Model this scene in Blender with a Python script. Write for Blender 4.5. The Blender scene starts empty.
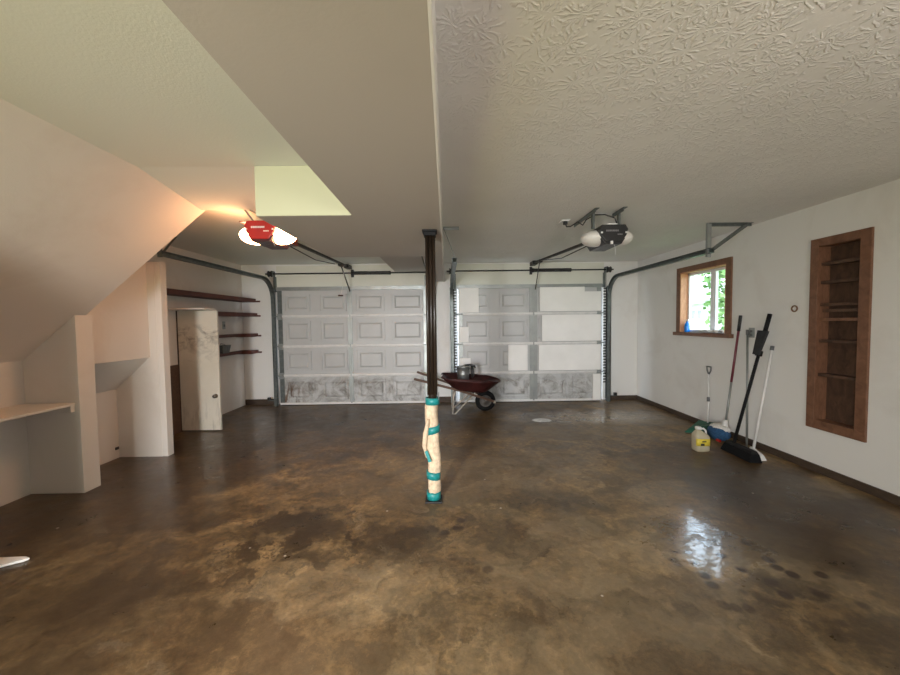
import bpy, bmesh, math, random
from mathutils import Vector, Matrix
random.seed(7)
S = bpy.context.scene
COL = S.collection

# ------------------------------------------------------------------ camera
F_PX = 370.1
def cam_axes(pit, yaw, rol):
    cy, sy, cp, sp = math.cos(yaw), math.sin(yaw), math.cos(pit), math.sin(pit)
    fw = Vector((sy*cp, cy*cp, -sp)); rt = Vector((cy, -sy, 0)); up = rt.cross(fw)
    c, s = math.cos(rol), math.sin(rol)
    return c*rt + s*up, -s*rt + c*up, fw
RT, UP, FW = cam_axes(math.radians(2.452), math.radians(0.573), math.radians(-0.715))
cd = bpy.data.cameras.new('camera'); cam = bpy.data.objects.new('camera', cd); COL.objects.link(cam)
cd.sensor_width = 36.0; cd.lens = F_PX/900*36.0; cd.clip_start = 0.02; cd.clip_end = 300
cam.matrix_world = Matrix(((RT.x, UP.x, -FW.x, 0), (RT.y, UP.y, -FW.y, 0), (RT.z, UP.z, -FW.z, 1.5), (0, 0, 0, 1)))
S.camera = cam

# ------------------------------------------------------------------ world, sun, daylight, exposure
S.view_settings.view_transform = 'Standard'; S.view_settings.look = 'None'
S.view_settings.gamma = 1.0; S.view_settings.use_curve_mapping = False
S.view_settings.exposure = 0.38
w = bpy.data.worlds.new('world'); S.world = w; w.use_nodes = True
wn = w.node_tree.nodes; wl = w.node_tree.links
bg = wn['Background']
tc = wn.new('ShaderNodeTexCoord'); sx = wn.new('ShaderNodeSeparateXYZ'); cr = wn.new('ShaderNodeValToRGB')
wl.new(tc.outputs['Generated'], sx.inputs[0]); wl.new(sx.outputs['Z'], cr.inputs[0]); wl.new(cr.outputs[0], bg.inputs[0])
cr.color_ramp.elements[0].position = 0.0; cr.color_ramp.elements[0].color = (0.95, 0.98, 1.0, 1)
cr.color_ramp.elements[1].position = 0.6; cr.color_ramp.elements[1].color = (0.62, 0.78, 1.0, 1)
bg.inputs[1].default_value = 4.5

def lamp(name, kind, loc, target, power, color, sx=1, sy=1, spread=180):
    l = bpy.data.lights.new(name, kind); l.energy = power; l.color = color
    if kind == 'AREA':
        l.shape = 'RECTANGLE'; l.size = sx; l.size_y = sy; l.spread = math.radians(spread)
    o = bpy.data.objects.new(name, l); COL.objects.link(o); o.location = loc
    o.rotation_euler = (Vector(target)-Vector(loc)).to_track_quat('-Z', 'Y').to_euler()
    return o
sun = lamp('sun', 'SUN', (0, 0, 10), (5.0, 0.0, 5.0), 3.0, (1, .96, .88)); sun.data.angle = math.radians(1.0)
# daylight entering by the glazed doorway and the wide window in the wall behind the camera, plus an added lamp standing in for the lawn's bounce
lamp('daylight_doorway', 'AREA', (-1.45, -1.56, 1.35), (-.75, 3.0, -.35), 78, (.93, .94, 1.0), .45, 1.3, 100)
lamp('daylight_rear_window', 'AREA', (1.65, -1.56, 1.55), (1.65, .2, 2.75), 30, (1.0, .90, .90), 1.5, .9, 125)
lamp('lawn_bounce_fill', 'AREA', (-1.45, -1.54, 0.45), (-1.3, 1.0, 2.1), 23, (1.0, .94, .32), .7, .7)
def portal(name, loc, target, sx, sy):
    o = lamp(name, 'AREA', loc, target, 1, (1, 1, 1), sx, sy); o.data.cycles.is_portal = True
portal('portal_side_window', (3.73, 5.14, 1.745), (0, 5.14, 1.745), .92, .90)
portal('portal_rear_window', (1.65, -1.78, 1.525), (1.65, 3, 1.525), 1.5, .95)
portal('portal_doorway', (-1.45, -1.78, 1.05), (-1.45, 3, 1.05), .8, 2.1)

# ------------------------------------------------------------------ materials
MATS = {}
def nodes(name):
    m = bpy.data.materials.new(name); m.use_nodes = True
    return m, m.node_tree.nodes, m.node_tree.links, m.node_tree.nodes['Principled BSDF']
def pos(n):
    return n.new('ShaderNodeNewGeometry').outputs['Position']
def noise(n, l, vec, scale, detail=4, rough=.55, dist=0.0):
    t = n.new('ShaderNodeTexNoise'); t.inputs['Scale'].default_value = scale; t.inputs['Detail'].default_value = detail
    t.inputs['Roughness'].default_value = rough; t.inputs['Distortion'].default_value = dist
    if vec is not None: l.new(vec, t.inputs['Vector'])
    return t.outputs['Fac']
def ramp(n, l, fac, stops):
    r = n.new('ShaderNodeValToRGB'); e = r.color_ramp.elements
    while len(e) < len(stops): e.new(.5)
    for k, (p_, c_) in enumerate(stops):
        e[k].position = p_; e[k].color = (c_, c_, c_, 1) if isinstance(c_, (int, float)) else (*c_, 1)
    l.new(fac, r.inputs[0]); return r.outputs[0]
def math_(n, l, op, a, b=None, clamp=False):
    m = n.new('ShaderNodeMath'); m.operation = op; m.use_clamp = clamp
    for k, v in enumerate((a, b)):
        if v is None: continue
        if isinstance(v, (int, float)): m.inputs[k].default_value = v
        else: l.new(v, m.inputs[k])
    return m.outputs[0]
def mix(n, l, fac, a, b, mode='MIX'):
    m = n.new('ShaderNodeMix'); m.data_type = 'RGBA'; m.blend_type = mode
    for k, v in ((0, fac), (6, a), (7, b)):
        if isinstance(v, (int, float)): m.inputs[k].default_value = v if k == 0 else (v, v, v, 1)
        elif isinstance(v, tuple): m.inputs[k].default_value = (*v, 1)
        else: l.new(v, m.inputs[k])
    return m.outputs[2]
def bump(n, l, bs, h, strength=.3, dist=.01):
    b = n.new('ShaderNodeBump'); b.inputs['Strength'].default_value = strength; b.inputs['Distance'].default_value = dist
    l.new(h, b.inputs['Height']); l.new(b.outputs[0], bs.inputs['Normal'])
def mapping(n, l, vec, scale):
    m = n.new('ShaderNodeMapping'); m.inputs['Scale'].default_value = scale; l.new(vec, m.inputs['Vector']); return m.outputs[0]

def pm(name, col, rough=.6, metal=0.0, var=.12, scale=8.0, bmp=0.0, bscale=60, stretch=None, spec=None):
    """plain procedural material: colour varied by noise, optional bump"""
    if name in MATS: return MATS[name]
    m, n, l, b = nodes(name)
    v = pos(n)
    if stretch: v = mapping(n, l, v, stretch)
    f = noise(n, l, v, scale, 5)
    lo = tuple(max(0, c*(1-var)) for c in col); hi = tuple(min(1, c*(1+var)) for c in col)
    l.new(ramp(n, l, f, [(.3, lo), (.7, hi)]), b.inputs['Base Color'])
    l.new(ramp(n, l, noise(n, l, v, scale*2.3), [(.3, max(.02, rough-.08)), (.7, min(1, rough+.08))]), b.inputs['Roughness'])
    b.inputs['Metallic'].default_value = metal
    if spec is not None: b.inputs['Specular IOR Level'].default_value = spec
    if bmp: bump(n, l, b, noise(n, l, v, bscale, 4), bmp, .004)
    MATS[name] = m; return m

def paint(name, col, dirt=(.55, .5, .44), amount=.35, orange=.25, rough=.75):
    """wall paint: roller texture, faint dirty blotches"""
    m, n, l, b = nodes(name); v = pos(n)
    big = noise(n, l, v, 1.4, 8, .65, .6)
    f = ramp(n, l, big, [(.52, 0.0), (.80, amount)])
    c = mix(n, l, f, col, dirt)
    l.new(c, b.inputs['Base Color']); b.inputs['Roughness'].default_value = rough
    bump(n, l, b, noise(n, l, v, 90, 3), orange, .003)
    MATS[name] = m; return m

def stomp_ceiling():
    """white ceiling with a stomped crow's-foot texture"""
    m, n, l, b = nodes('ceiling_texture'); v = pos(n)
    h = None
    for sc, off, k in ((6.6, 0.0, 12.0), (7.6, 3.7, 10.0)):
        mp = n.new('ShaderNodeMapping'); mp.inputs['Scale'].default_value = (sc, sc, 0); mp.inputs['Location'].default_value = (off, off*.6, 0)
        l.new(v, mp.inputs['Vector'])
        wob = n.new('ShaderNodeTexNoise'); wob.inputs['Scale'].default_value = 2.2; l.new(mp.outputs[0], wob.inputs['Vector'])
        vm = n.new('ShaderNodeVectorMath'); vm.operation = 'MULTIPLY_ADD'; vm.inputs[1].default_value = (.35, .35, 0)
        l.new(wob.outputs['Color'], vm.inputs[0]); l.new(mp.outputs[0], vm.inputs[2])
        vo = n.new('ShaderNodeTexVoronoi'); vo.voronoi_dimensions = '2D'; vo.inputs['Scale'].default_value = 1.0; l.new(vm.outputs[0], vo.inputs['Vector'])
        d = n.new('ShaderNodeVectorMath'); d.operation = 'SUBTRACT'; l.new(vm.outputs[0], d.inputs[0]); l.new(vo.outputs['Position'], d.inputs[1])
        sp = n.new('ShaderNodeSeparateXYZ'); l.new(d.outputs[0], sp.inputs[0])
        at = n.new('ShaderNodeMath'); at.operation = 'ARCTAN2'; l.new(sp.outputs['Y'], at.inputs[0]); l.new(sp.outputs['X'], at.inputs[1])
        cs = n.new('ShaderNodeSeparateColor'); l.new(vo.outputs['Color'], cs.inputs[0])
        ph = math_(n, l, 'MULTIPLY', cs.outputs[0], 20.0)
        an = math_(n, l, 'MULTIPLY', at.outputs[0], k/ (1.0))
        jit = math_(n, l, 'MULTIPLY', noise(n, l, mp.outputs[0], 6, 2), 5.0)
        s = math_(n, l, 'SINE', math_(n, l, 'ADD', math_(n, l, 'ADD', an, ph), jit))
        ridge = ramp(n, l, math_(n, l, 'MULTIPLY_ADD', s, .5), [(.0, 0.0), (.25, .0), (.75, 1.0)])
        s01 = math_(n, l, 'ADD', math_(n, l, 'MULTIPLY', s, .5), .5)
        ridge = ramp(n, l, s01, [(.55, 0.0), (.9, 1.0)])
        ring = ramp(n, l, vo.outputs['Distance'], [(.06, 0.0), (.16, 1.0), (.40, .8), (.62, 0.0)])
        gate = ramp(n, l, noise(n, l, mp.outputs[0], 3.2, 3), [(.40, .0), (.55, 1.0)])
        r = math_(n, l, 'MULTIPLY', math_(n, l, 'MULTIPLY', ridge, ring), gate)
        h = r if h is None else math_(n, l, 'MAXIMUM', h, r)
    fine = math_(n, l, 'MULTIPLY', noise(n, l, v, 70, 3), .12)
    h = math_(n, l, 'ADD', h, fine)
    big = noise(n, l, v, .8, 6)
    l.new(ramp(n, l, big, [(.3, (.76, .74, .70)), (.7, (.83, .81, .77))]), b.inputs['Base Color'])
    b.inputs['Roughness'].default_value = .8
    bump(n, l, b, h, .45, .008)
    MATS['ceiling'] = m; return m

def concrete_floor():
    m, n, l, b = nodes('stained_concrete'); v = pos(n)
    warp = n.new('ShaderNodeTexNoise'); warp.inputs['Scale'].default_value = 2.0; warp.inputs['Detail'].default_value = 10; warp.inputs['Roughness'].default_value = .66
    l.new(v, warp.inputs['Vector'])
    vm = n.new('ShaderNodeVectorMath'); vm.operation = 'MULTIPLY_ADD'; vm.inputs[1].default_value = (.9, .9, 0); l.new(warp.outputs['Color'], vm.inputs[0])
    sub = n.new('ShaderNodeVectorMath'); sub.operation = 'SUBTRACT'; sub.inputs[1].default_value = (.45, .45, 0)
    l.new(v, sub.inputs[0]); l.new(sub.outputs[0], vm.inputs[2]); wv = vm.outputs[0]
    def blob(x, y, rx, ry, soft=.5, src=None):
        s = n.new('ShaderNodeVectorMath'); s.operation = 'SUBTRACT'; s.inputs[1].default_value = (x, y, 0); l.new(src or wv, s.inputs[0])
        q = n.new('ShaderNodeVectorMath'); q.operation = 'MULTIPLY'; q.inputs[1].default_value = (1/rx, 1/ry, 0); l.new(s.outputs[0], q.inputs[0])
        ln = n.new('ShaderNodeVectorMath'); ln.operation = 'LENGTH'; l.new(q.outputs[0], ln.inputs[0])
        mr = n.new('ShaderNodeMapRange'); mr.interpolation_type = 'SMOOTHSTEP'
        mr.inputs['From Min'].default_value = 1+soft; mr.inputs['From Max'].default_value = max(0, 1-soft); l.new(ln.outputs['Value'], mr.inputs['Value'])
        return mr.outputs[0]
    def union(blobs):
        acc = None
        for (*a, s_) in blobs:
            f = math_(n, l, 'MULTIPLY', blob(*a), s_)
            acc = f if acc is None else math_(n, l, 'MAXIMUM', acc, f)
        return acc
    base = noise(n, l, wv, 1.0, 12, .66, .2)
    c = ramp(n, l, base, [(.34, (.045, .026, .012)), (.45, (.100, .062, .028)), (.54, (.170, .112, .052)), (.67, (.29, .205, .105))])
    mid = noise(n, l, v, 4.5, 11, .68, .35)
    c = mix(n, l, .75, c, ramp(n, l, mid, [(.36, (.22, .20, .17)), (.64, (.88, .84, .76))]), 'OVERLAY')
    fine = noise(n, l, v, 17, 12, .78, .3)
    c = mix(n, l, .6, c, ramp(n, l, fine, [(.36, .16), (.64, .86)]), 'OVERLAY')
    blot = ramp(n, l, noise(n, l, wv, 2.3, 12, .64, .3), [(.50, 0.0), (.57, 1.0)])
    c = mix(n, l, math_(n, l, 'MULTIPLY', blot, .55), c, (.050, .030, .014))
    pale = ramp(n, l, noise(n, l, wv, 4.1, 12, .7, .2), [(.58, 0.0), (.66, 1.0)])
    c = mix(n, l, math_(n, l, 'MULTIPLY', pale, .40), c, (.36, .275, .165))
    b2_ = ramp(n, l, noise(n, l, wv, 5.2, 12, .66, .5), [(.52, 0.0), (.575, 1.0)])
    zone = union([(-1.1, 2.5, .9, .6, .6, .9), (.2, 2.6, .9, .7, .7, .6), (1.9, 2.2, .6, .5, .6, .7), (-.6, 1.8, 1.2, .4, .7, .6), (.9, 4.0, 1.6, .9, .7, .5), (1.2, 1.8, .9, .3, .7, .6)])
    c = mix(n, l, math_(n, l, 'MULTIPLY', b2_, zone), c, (.045, .026, .011))
    # worn light concrete
    light = union([(.9, 2.2, .8, .7, .7, .55), (.5, 3.6, 1.3, .7, .7, .45), (-.5, 2.05, .6, .3, .8, .5), (1.9, 2.15, .55, .35, .6, .5), (2.6, 5.55, .9, .35, .7, .75),
                   (3.25, 3.15, .30, .22, .5, .9), (.4, 1.6, .9, .25, .8, .45), (1.2, 4.9, 1.2, .5, .8, .35), (2.0, 3.4, .5, .5, .7, .35)])
    gate = ramp(n, l, noise(n, l, wv, 2.6, 9, .7), [(.35, .1), (.62, 1.0)])
    c = mix(n, l, math_(n, l, 'MULTIPLY', light, gate), c, (.39, .30, .175))
    # oil and damp
    dark = union([(-2.9, 4.0, 1.1, 2.0, .6, .78), (-1.6, 5.9, 2.6, .9, .6, .72), (-2.3, 1.75, 1.0, .6, .6, .75), (-1.15, 2.68, .30, .20, .45, .9), (-1.4, 2.5, .22, .10, .5, .7),
                  (-.33, 2.46, .24, .17, .7, .8), (-.62, 2.62, .26, .10, .6, .6), (-.95, 2.35, .15, .1, .6, .8), (2.75, 3.0, .65, .75, .35, .85), (2.5, 2.3, .5, .35, .5, .7),
                  (1.95, 1.97, .22, .10, .5, .75), (2.35, 1.65, .7, .25, .6, .65), (.9, 3.05, .6, .2, .7, .45), (.35, 2.55, .22, .1, .7, .45), (-1.0, 1.85, .3, .12, .6, .6),
                  (-1.6, 2.1, .35, .15, .6, .6), (.2, 1.75, .3, .1, .7, .4), (-.1, 5.4, 1.5, .6, .7, .5), (1.0, 1.9, .25, .08, .6, .4)])
    g2 = ramp(n, l, noise(n, l, wv, 3.1, 9, .72), [(.28, .5), (.52, 1.0)])
    dk = math_(n, l, 'MULTIPLY', dark, g2)
    c = mix(n, l, dk, c, (.036, .021, .010))
    # drip spots on the light patch
    vo = n.new('ShaderNodeTexVoronoi'); vo.inputs['Scale'].default_value = 9.0; l.new(v, vo.inputs['Vector'])
    sp = math_(n, l, 'MULTIPLY', ramp(n, l, vo.outputs['Distance'], [(.24, 1.0), (.40, 0.0)]),
               union([(1.85, 2.1, .5, .42, .5, 1.0), (-.08, 2.66, .16, .14, .5, 1.0), (.1, 2.2, .3, .1, .5, .6)]))
    sp = math_(n, l, 'MULTIPLY', sp, ramp(n, l, noise(n, l, v, 5, 2), [(.36, 0.0), (.46, 1.0)]))
    c = mix(n, l, sp, c, (.05, .03, .018))
    # paint spill by the right door, flecks
    c = mix(n, l, blob(1.42, 5.5, .14, .10, .15, src=v), c, (.75, .75, .72))
    fl = n.new('ShaderNodeTexVoronoi'); fl.inputs['Scale'].default_value = 3.2; l.new(v, fl.inputs['Vector'])
    c = mix(n, l, ramp(n, l, fl.outputs['Distance'], [(.018, .8), (.035, 0.0)]), c, (.6, .56, .48))
    # one saw-cut control joint
    l.new(c, b.inputs['Base Color'])
    r = math_(n, l, 'ADD', ramp(n, l, mid, [(.3, .30), (.7, .52)]), math_(n, l, 'MULTIPLY', dk, -.10))
    pol = math_(n, l, 'MULTIPLY', union([(1.70, 2.45, .30, .42, .5, 1.7), (2.2, 5.6, .9, .4, .7, .7)]), -.16)
    r = math_(n, l, 'MAXIMUM', math_(n, l, 'ADD', r, pol), .07)
    l.new(r, b.inputs['Roughness'])
    b.inputs['Specular IOR Level'].default_value = .5
    # patches of old clear sealer that still shine
    seal = union([(1.66, 2.42, .32, .44, .5, 1.0), (1.85, 3.0, .25, .3, .6, .6), (2.2, 5.7, 1.1, .35, .6, .9), (-2.4, 4.2, 1.3, 1.6, .6, .35)])
    sg_ = ramp(n, l, noise(n, l, mapping(n, l, v, (1.0, 1.5, 1)), 11.0, 9, .72, .6), [(.44, 0.0), (.53, 1.0)])
    l.new(math_(n, l, 'MULTIPLY', seal, sg_), b.inputs['Coat Weight']); b.inputs['Coat Roughness'].default_value = .07; b.inputs['Coat IOR'].default_value = 1.75
    cb_ = n.new('ShaderNodeBump'); cb_.inputs['Strength'].default_value = .16; cb_.inputs['Distance'].default_value = .01
    l.new(noise(n, l, v, 9.0, 5), cb_.inputs['Height']); l.new(cb_.outputs[0], b.inputs['Coat Normal'])
    hh = math_(n, l, 'ADD', math_(n, l, 'MULTIPLY', mid, .6), math_(n, l, 'MULTIPLY', fine, .4))
    bump(n, l, b, hh, .26, .012)
    MATS['floor'] = m; return m

def wood(name, dark, lightc, scale=(1, 1, 1), rough=.55, rings=14, knots=False):
    m, n, l, b = nodes(name); v = mapping(n, l, pos(n), scale)
    g = noise(n, l, v, rings, 8, .65, 1.0)
    c = ramp(n, l, g, [(.28, dark), (.72, lightc)])
    if knots:
        c = mix(n, l, ramp(n, l, noise(n, l, pos(n), 9, 6, .7, 1.0), [(.55, 0.0), (.75, .7)]), c, tuple(x*.35 for x in dark))
    l.new(c, b.inputs['Base Color']); b.inputs['Roughness'].default_value = rough
    bump(n, l, b, g, .15, .003); MATS[name] = m; return m

def door_paint():
    """off-white steel door skin, mould and rust towards the bottom section in shapes of its own"""
    m, n, l, b = nodes('garage_door_paint'); v = pos(n)
    s = n.new('ShaderNodeSeparateXYZ'); l.new(v, s.inputs[0])
    c = ramp(n, l, noise(n, l, v, 2.0, 6), [(.3, (.50, .505, .50)), (.7, (.57, .575, .57))])
    low = n.new('ShaderNodeMapRange'); low.inputs['From Min'].default_value = .60; low.inputs['From Max'].default_value = .42; l.new(s.outputs['Z'], low.inputs['Value'])
    d = ramp(n, l, noise(n, l, v, 4.5, 9, .72, .8), [(.44, 0.0), (.64, .85)])
    c = mix(n, l, math_(n, l, 'MULTIPLY', d, low.outputs[0]), c, (.16, .145, .12))
    xs = n.new('ShaderNodeMapRange'); xs.inputs['From Min'].default_value = -2.55; xs.inputs['From Max'].default_value = -2.75; l.new(s.outputs['X'], xs.inputs['Value'])
    st = ramp(n, l, noise(n, l, mapping(n, l, v, (6, 1, 1.6)), 2.2, 8, .7, .5), [(.46, 0.0), (.57, .95)])
    l2 = n.new('ShaderNodeMapRange'); l2.inputs['From Min'].default_value = .44; l2.inputs['From Max'].default_value = .30; l.new(s.outputs['Z'], l2.inputs['Value'])
    c = mix(n, l, math_(n, l, 'MULTIPLY', math_(n, l, 'MULTIPLY', st, xs.outputs[0]), l2.outputs[0]), c, (.14, .085, .055))
    l.new(c, b.inputs['Base Color']); b.inputs['Roughness'].default_value = .42; MATS['door'] = m; return m

def leaf_door_paint():
    """old cream door with black scuffs around the middle and the knob"""
    m, n, l, b = nodes('old_door_paint'); v = pos(n)
    s = n.new('ShaderNodeSeparateXYZ'); l.new(v, s.inputs[0])
    c = ramp(n, l, noise(n, l, v, 2.5, 6), [(.3, (.62, .57, .47)), (.7, (.70, .66, .57))])
    band = n.new('ShaderNodeMapRange'); band.inputs['From Min'].default_value = .9; band.inputs['From Max'].default_value = 1.4; l.new(s.outputs['Z'], band.inputs['Value'])
    b2 = n.new('ShaderNodeMapRange'); b2.inputs['From Min'].default_value = 1.52; b2.inputs['From Max'].default_value = 1.42; l.new(s.outputs['Z'], b2.inputs['Value'])
    f = ramp(n, l, noise(n, l, mapping(n, l, v, (1, 1, 1.3)), 5.0, 8, .72, 1.4), [(.47, 0.0), (.66, .8)])
    c = mix(n, l, math_(n, l, 'MULTIPLY', math_(n, l, 'MULTIPLY', f, band.outputs[0]), b2.outputs[0]), c, (.10, .085, .07))
    b3 = n.new('ShaderNodeMapRange'); b3.inputs['From Min'].default_value = .55; b3.inputs['From Max'].default_value = .25; l.new(s.outputs['Z'], b3.inputs['Value'])
    f3 = ramp(n, l, noise(n, l, mapping(n, l, v, (6, 1, 1)), 2.5, 8, .7), [(.5, 0.0), (.7, .6)])
    c = mix(n, l, math_(n, l, 'MULTIPLY', f3, b3.outputs[0]), c, (.25, .22, .18))
    l.new(c, b.inputs['Base Color']); b.inputs['Roughness'].default_value = .5; MATS['leaf_door'] = m; return m

def emit(name, col, strength):
    m, n, l, b = nodes(name)
    b.inputs['Base Color'].default_value = (*col, 1); b.inputs['Emission Color'].default_value = (*col, 1); b.inputs['Emission Strength'].default_value = strength
    MATS[name] = m; return m
def glass():
    m, n, l, b = nodes('window_glass'); out = n['Material Output']; n.remove(b)
    t = n.new('ShaderNodeBsdfTransparent'); g = n.new('ShaderNodeBsdfGlossy'); g.inputs['Roughness'].default_value = .02
    fr = n.new('ShaderNodeFresnel'); mx = n.new('ShaderNodeMixShader'); t.inputs[0].default_value = (.96, .98, .97, 1)
    mx.inputs[0].default_value = .05; n.remove(fr); l.new(t.outputs[0], mx.inputs[1]); l.new(g.outputs[0], mx.inputs[2]); l.new(mx.outputs[0], out.inputs[0])
    MATS['glass'] = m; return m
def plastic_clear(name, col, alpha=.5):
    m, n, l, b = nodes(name)
    l.new(ramp(n, l, noise(n, l, pos(n), 20), [(.3, tuple(c*.9 for c in col)), (.7, col)]), b.inputs['Base Color'])
    b.inputs['Roughness'].default_value = .25; b.inputs['Alpha'].default_value = alpha; MATS[name] = m; return m

stomp_ceiling(); concrete_floor(); door_paint(); leaf_door_paint(); glass()
paint('wall_white', (.80, .79, .76)); paint('wall_cream', (.70, .655, .60), (.5, .43, .35), .4); paint('smooth_white', (.76, .73, .68), (.6, .55, .48), .3)
paint('ceiling_plain', (.73, .725, .65), (.70, .69, .63), .3, .35, .8); paint('beam_shaded', (.46, .41, .36), (.40, .35, .30), .3, .12, .6)  # the beam material has the shade of its underside put into the colour
paint('green_lit_board', (.56, .55, .365), (.48, .50, .33), .3, .1, .7)  # yellow-green light from the lawn, put into the box end's colour
paint('drywall_board', (.82, .80, .77), (.6, .52, .45), .5)
paint('header_paint', (.72, .71, .62), (.5, .48, .4), .3)
wood('cedar', (.125, .055, .029), (.25, .122, .068), (3, .8, .8), .5)
wood('cedar_bright', (.48, .21, .10), (.72, .38, .21), (3, .8, .8), .5)
wood('rough_ply', (.045, .023, .014), (.125, .065, .038), (.6, 2.0, .9), .75, 6, True)
wood('shelf_wood', (.055, .014, .009), (.13, .035, .022), (.8, .8, 3), .6)
wood('base_wood', (.035, .022, .014), (.085, .055, .035), (.6, .6, 3), .7)
wood('ash_handle', (.06, .032, .02), (.14, .075, .045), (.7, 3, 3), .6)
pm('galv', (.34, .36, .35), .42, .6, .10, 7)
pm('galv_dark', (.17, .19, .185), .45, .7, .25, 18)
pm('steel_dark', (.035, .033, .032), .5, .5, .3, 20)
pm('black_plastic', (.018, .018, .019), .38, 0, .2, 20)
pm('grey_plastic', (.14, .145, .15), .5, 0, .2, 20)
pm('matte_charcoal', (.028, .029, .032), .7, 0, .2, 20, spec=.3)
pm('charcoal', (.05, .052, .056), .5, 0, .2, 20)
pm('post_brown', (.022, .014, .009), .35, .0, .35, 6, stretch=(6, 6, .6))
pm('red_plastic', (.42, .018, .014), .4, 0, .1, 12)
pm('maroon_plastic', (.06, .012, .012), .4, 0, .1, 12)
pm('badge_white', (.75, .72, .68), .4, 0, .1, 50)
pm('badge_grey', (.22, .21, .22), .4, 0, .1, 50)
pm('lens_white', (.74, .71, .66), .35, 0, .05, 10)
pm('foam_board', (.92, .91, .88), .8, 0, .04, 3)
pm('white_plastic', (.74, .73, .71), .4, 0, .06, 12)
pm('white_vinyl', (.82, .83, .84), .35, 0, .04, 12)
pm('carpet_tan', (.62, .48, .33), .95, 0, .25, 30, .5, 120)
pm('tape_teal', (.012, .22, .215), .4, 0, .2, 30)
pm('tray_red', (.050, .011, .010), .5, .2, .5, 9)
pm('tire_rubber', (.009, .009, .009), .85, 0, .3, 30, spec=.2)
pm('rim_grey', (.09, .08, .07), .5, .4, .2, 20)
pm('leg_steel', (.42, .38, .32), .45, .5, .3, 18)
pm('pail_zinc', (.33, .34, .33), .42, .8, .3, 14)
pm('green_plastic', (.012, .10, .06), .5, 0, .2, 12)
pm('blue_fibre', (.02, .075, .17), .9, 0, .35, 60, .5, 90)
pm('white_fibre', (.70, .68, .64), .9, 0, .15, 60, .5, 90)
pm('maroon_paint', (.16, .03, .045), .4, 0, .2, 10)
pm('bristle_black', (.008, .008, .009), .9, 0, .3, 90, .5, 120, spec=.15)
pm('matte_black', (.010, .010, .011), .7, 0, .2, 20, spec=.25)
pm('label_yellow', (.70, .55, .06), .5, 0, .1, 30)
pm('label_dark', (.03, .03, .03), .5, 0, .1, 30)
pm('blue_bottle', (.01, .22, .72), .25, 0, .1, 20)
pm('paper', (.82, .80, .76), .8, 0, .06, 10)
pm('brass_brown', (.22, .12, .06), .45, .4, .2, 30)
pm('knob_metal', (.20, .17, .14), .35, .9, .2, 30)
pm('basket_grey', (.11, .12, .12), .6, .3, .3, 40)
pm('lawn', (.10, .22, .05), .95, 0, .4, 3)
pm('driveway', (.66, .64, .60), .9, 0, .1, 2)
pm('siding', (.80, .80, .80), .7, 0, .04, 2)
pm('roof_grey', (.45, .45, .46), .9, 0, .2, 6)
pm('leaf', (.16, .30, .09), .7, 0, .35, 2.5)
pm('bark', (.12, .08, .05), .9, 0, .3, 8)
pm('house_glass', (.25, .28, .32), .1, 0, .1, 5)
plastic_clear('jug_plastic', (.62, .56, .40), .75)
emit('lit_lens', (1.0, .48, .22), 42.0)
M = MATS

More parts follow.
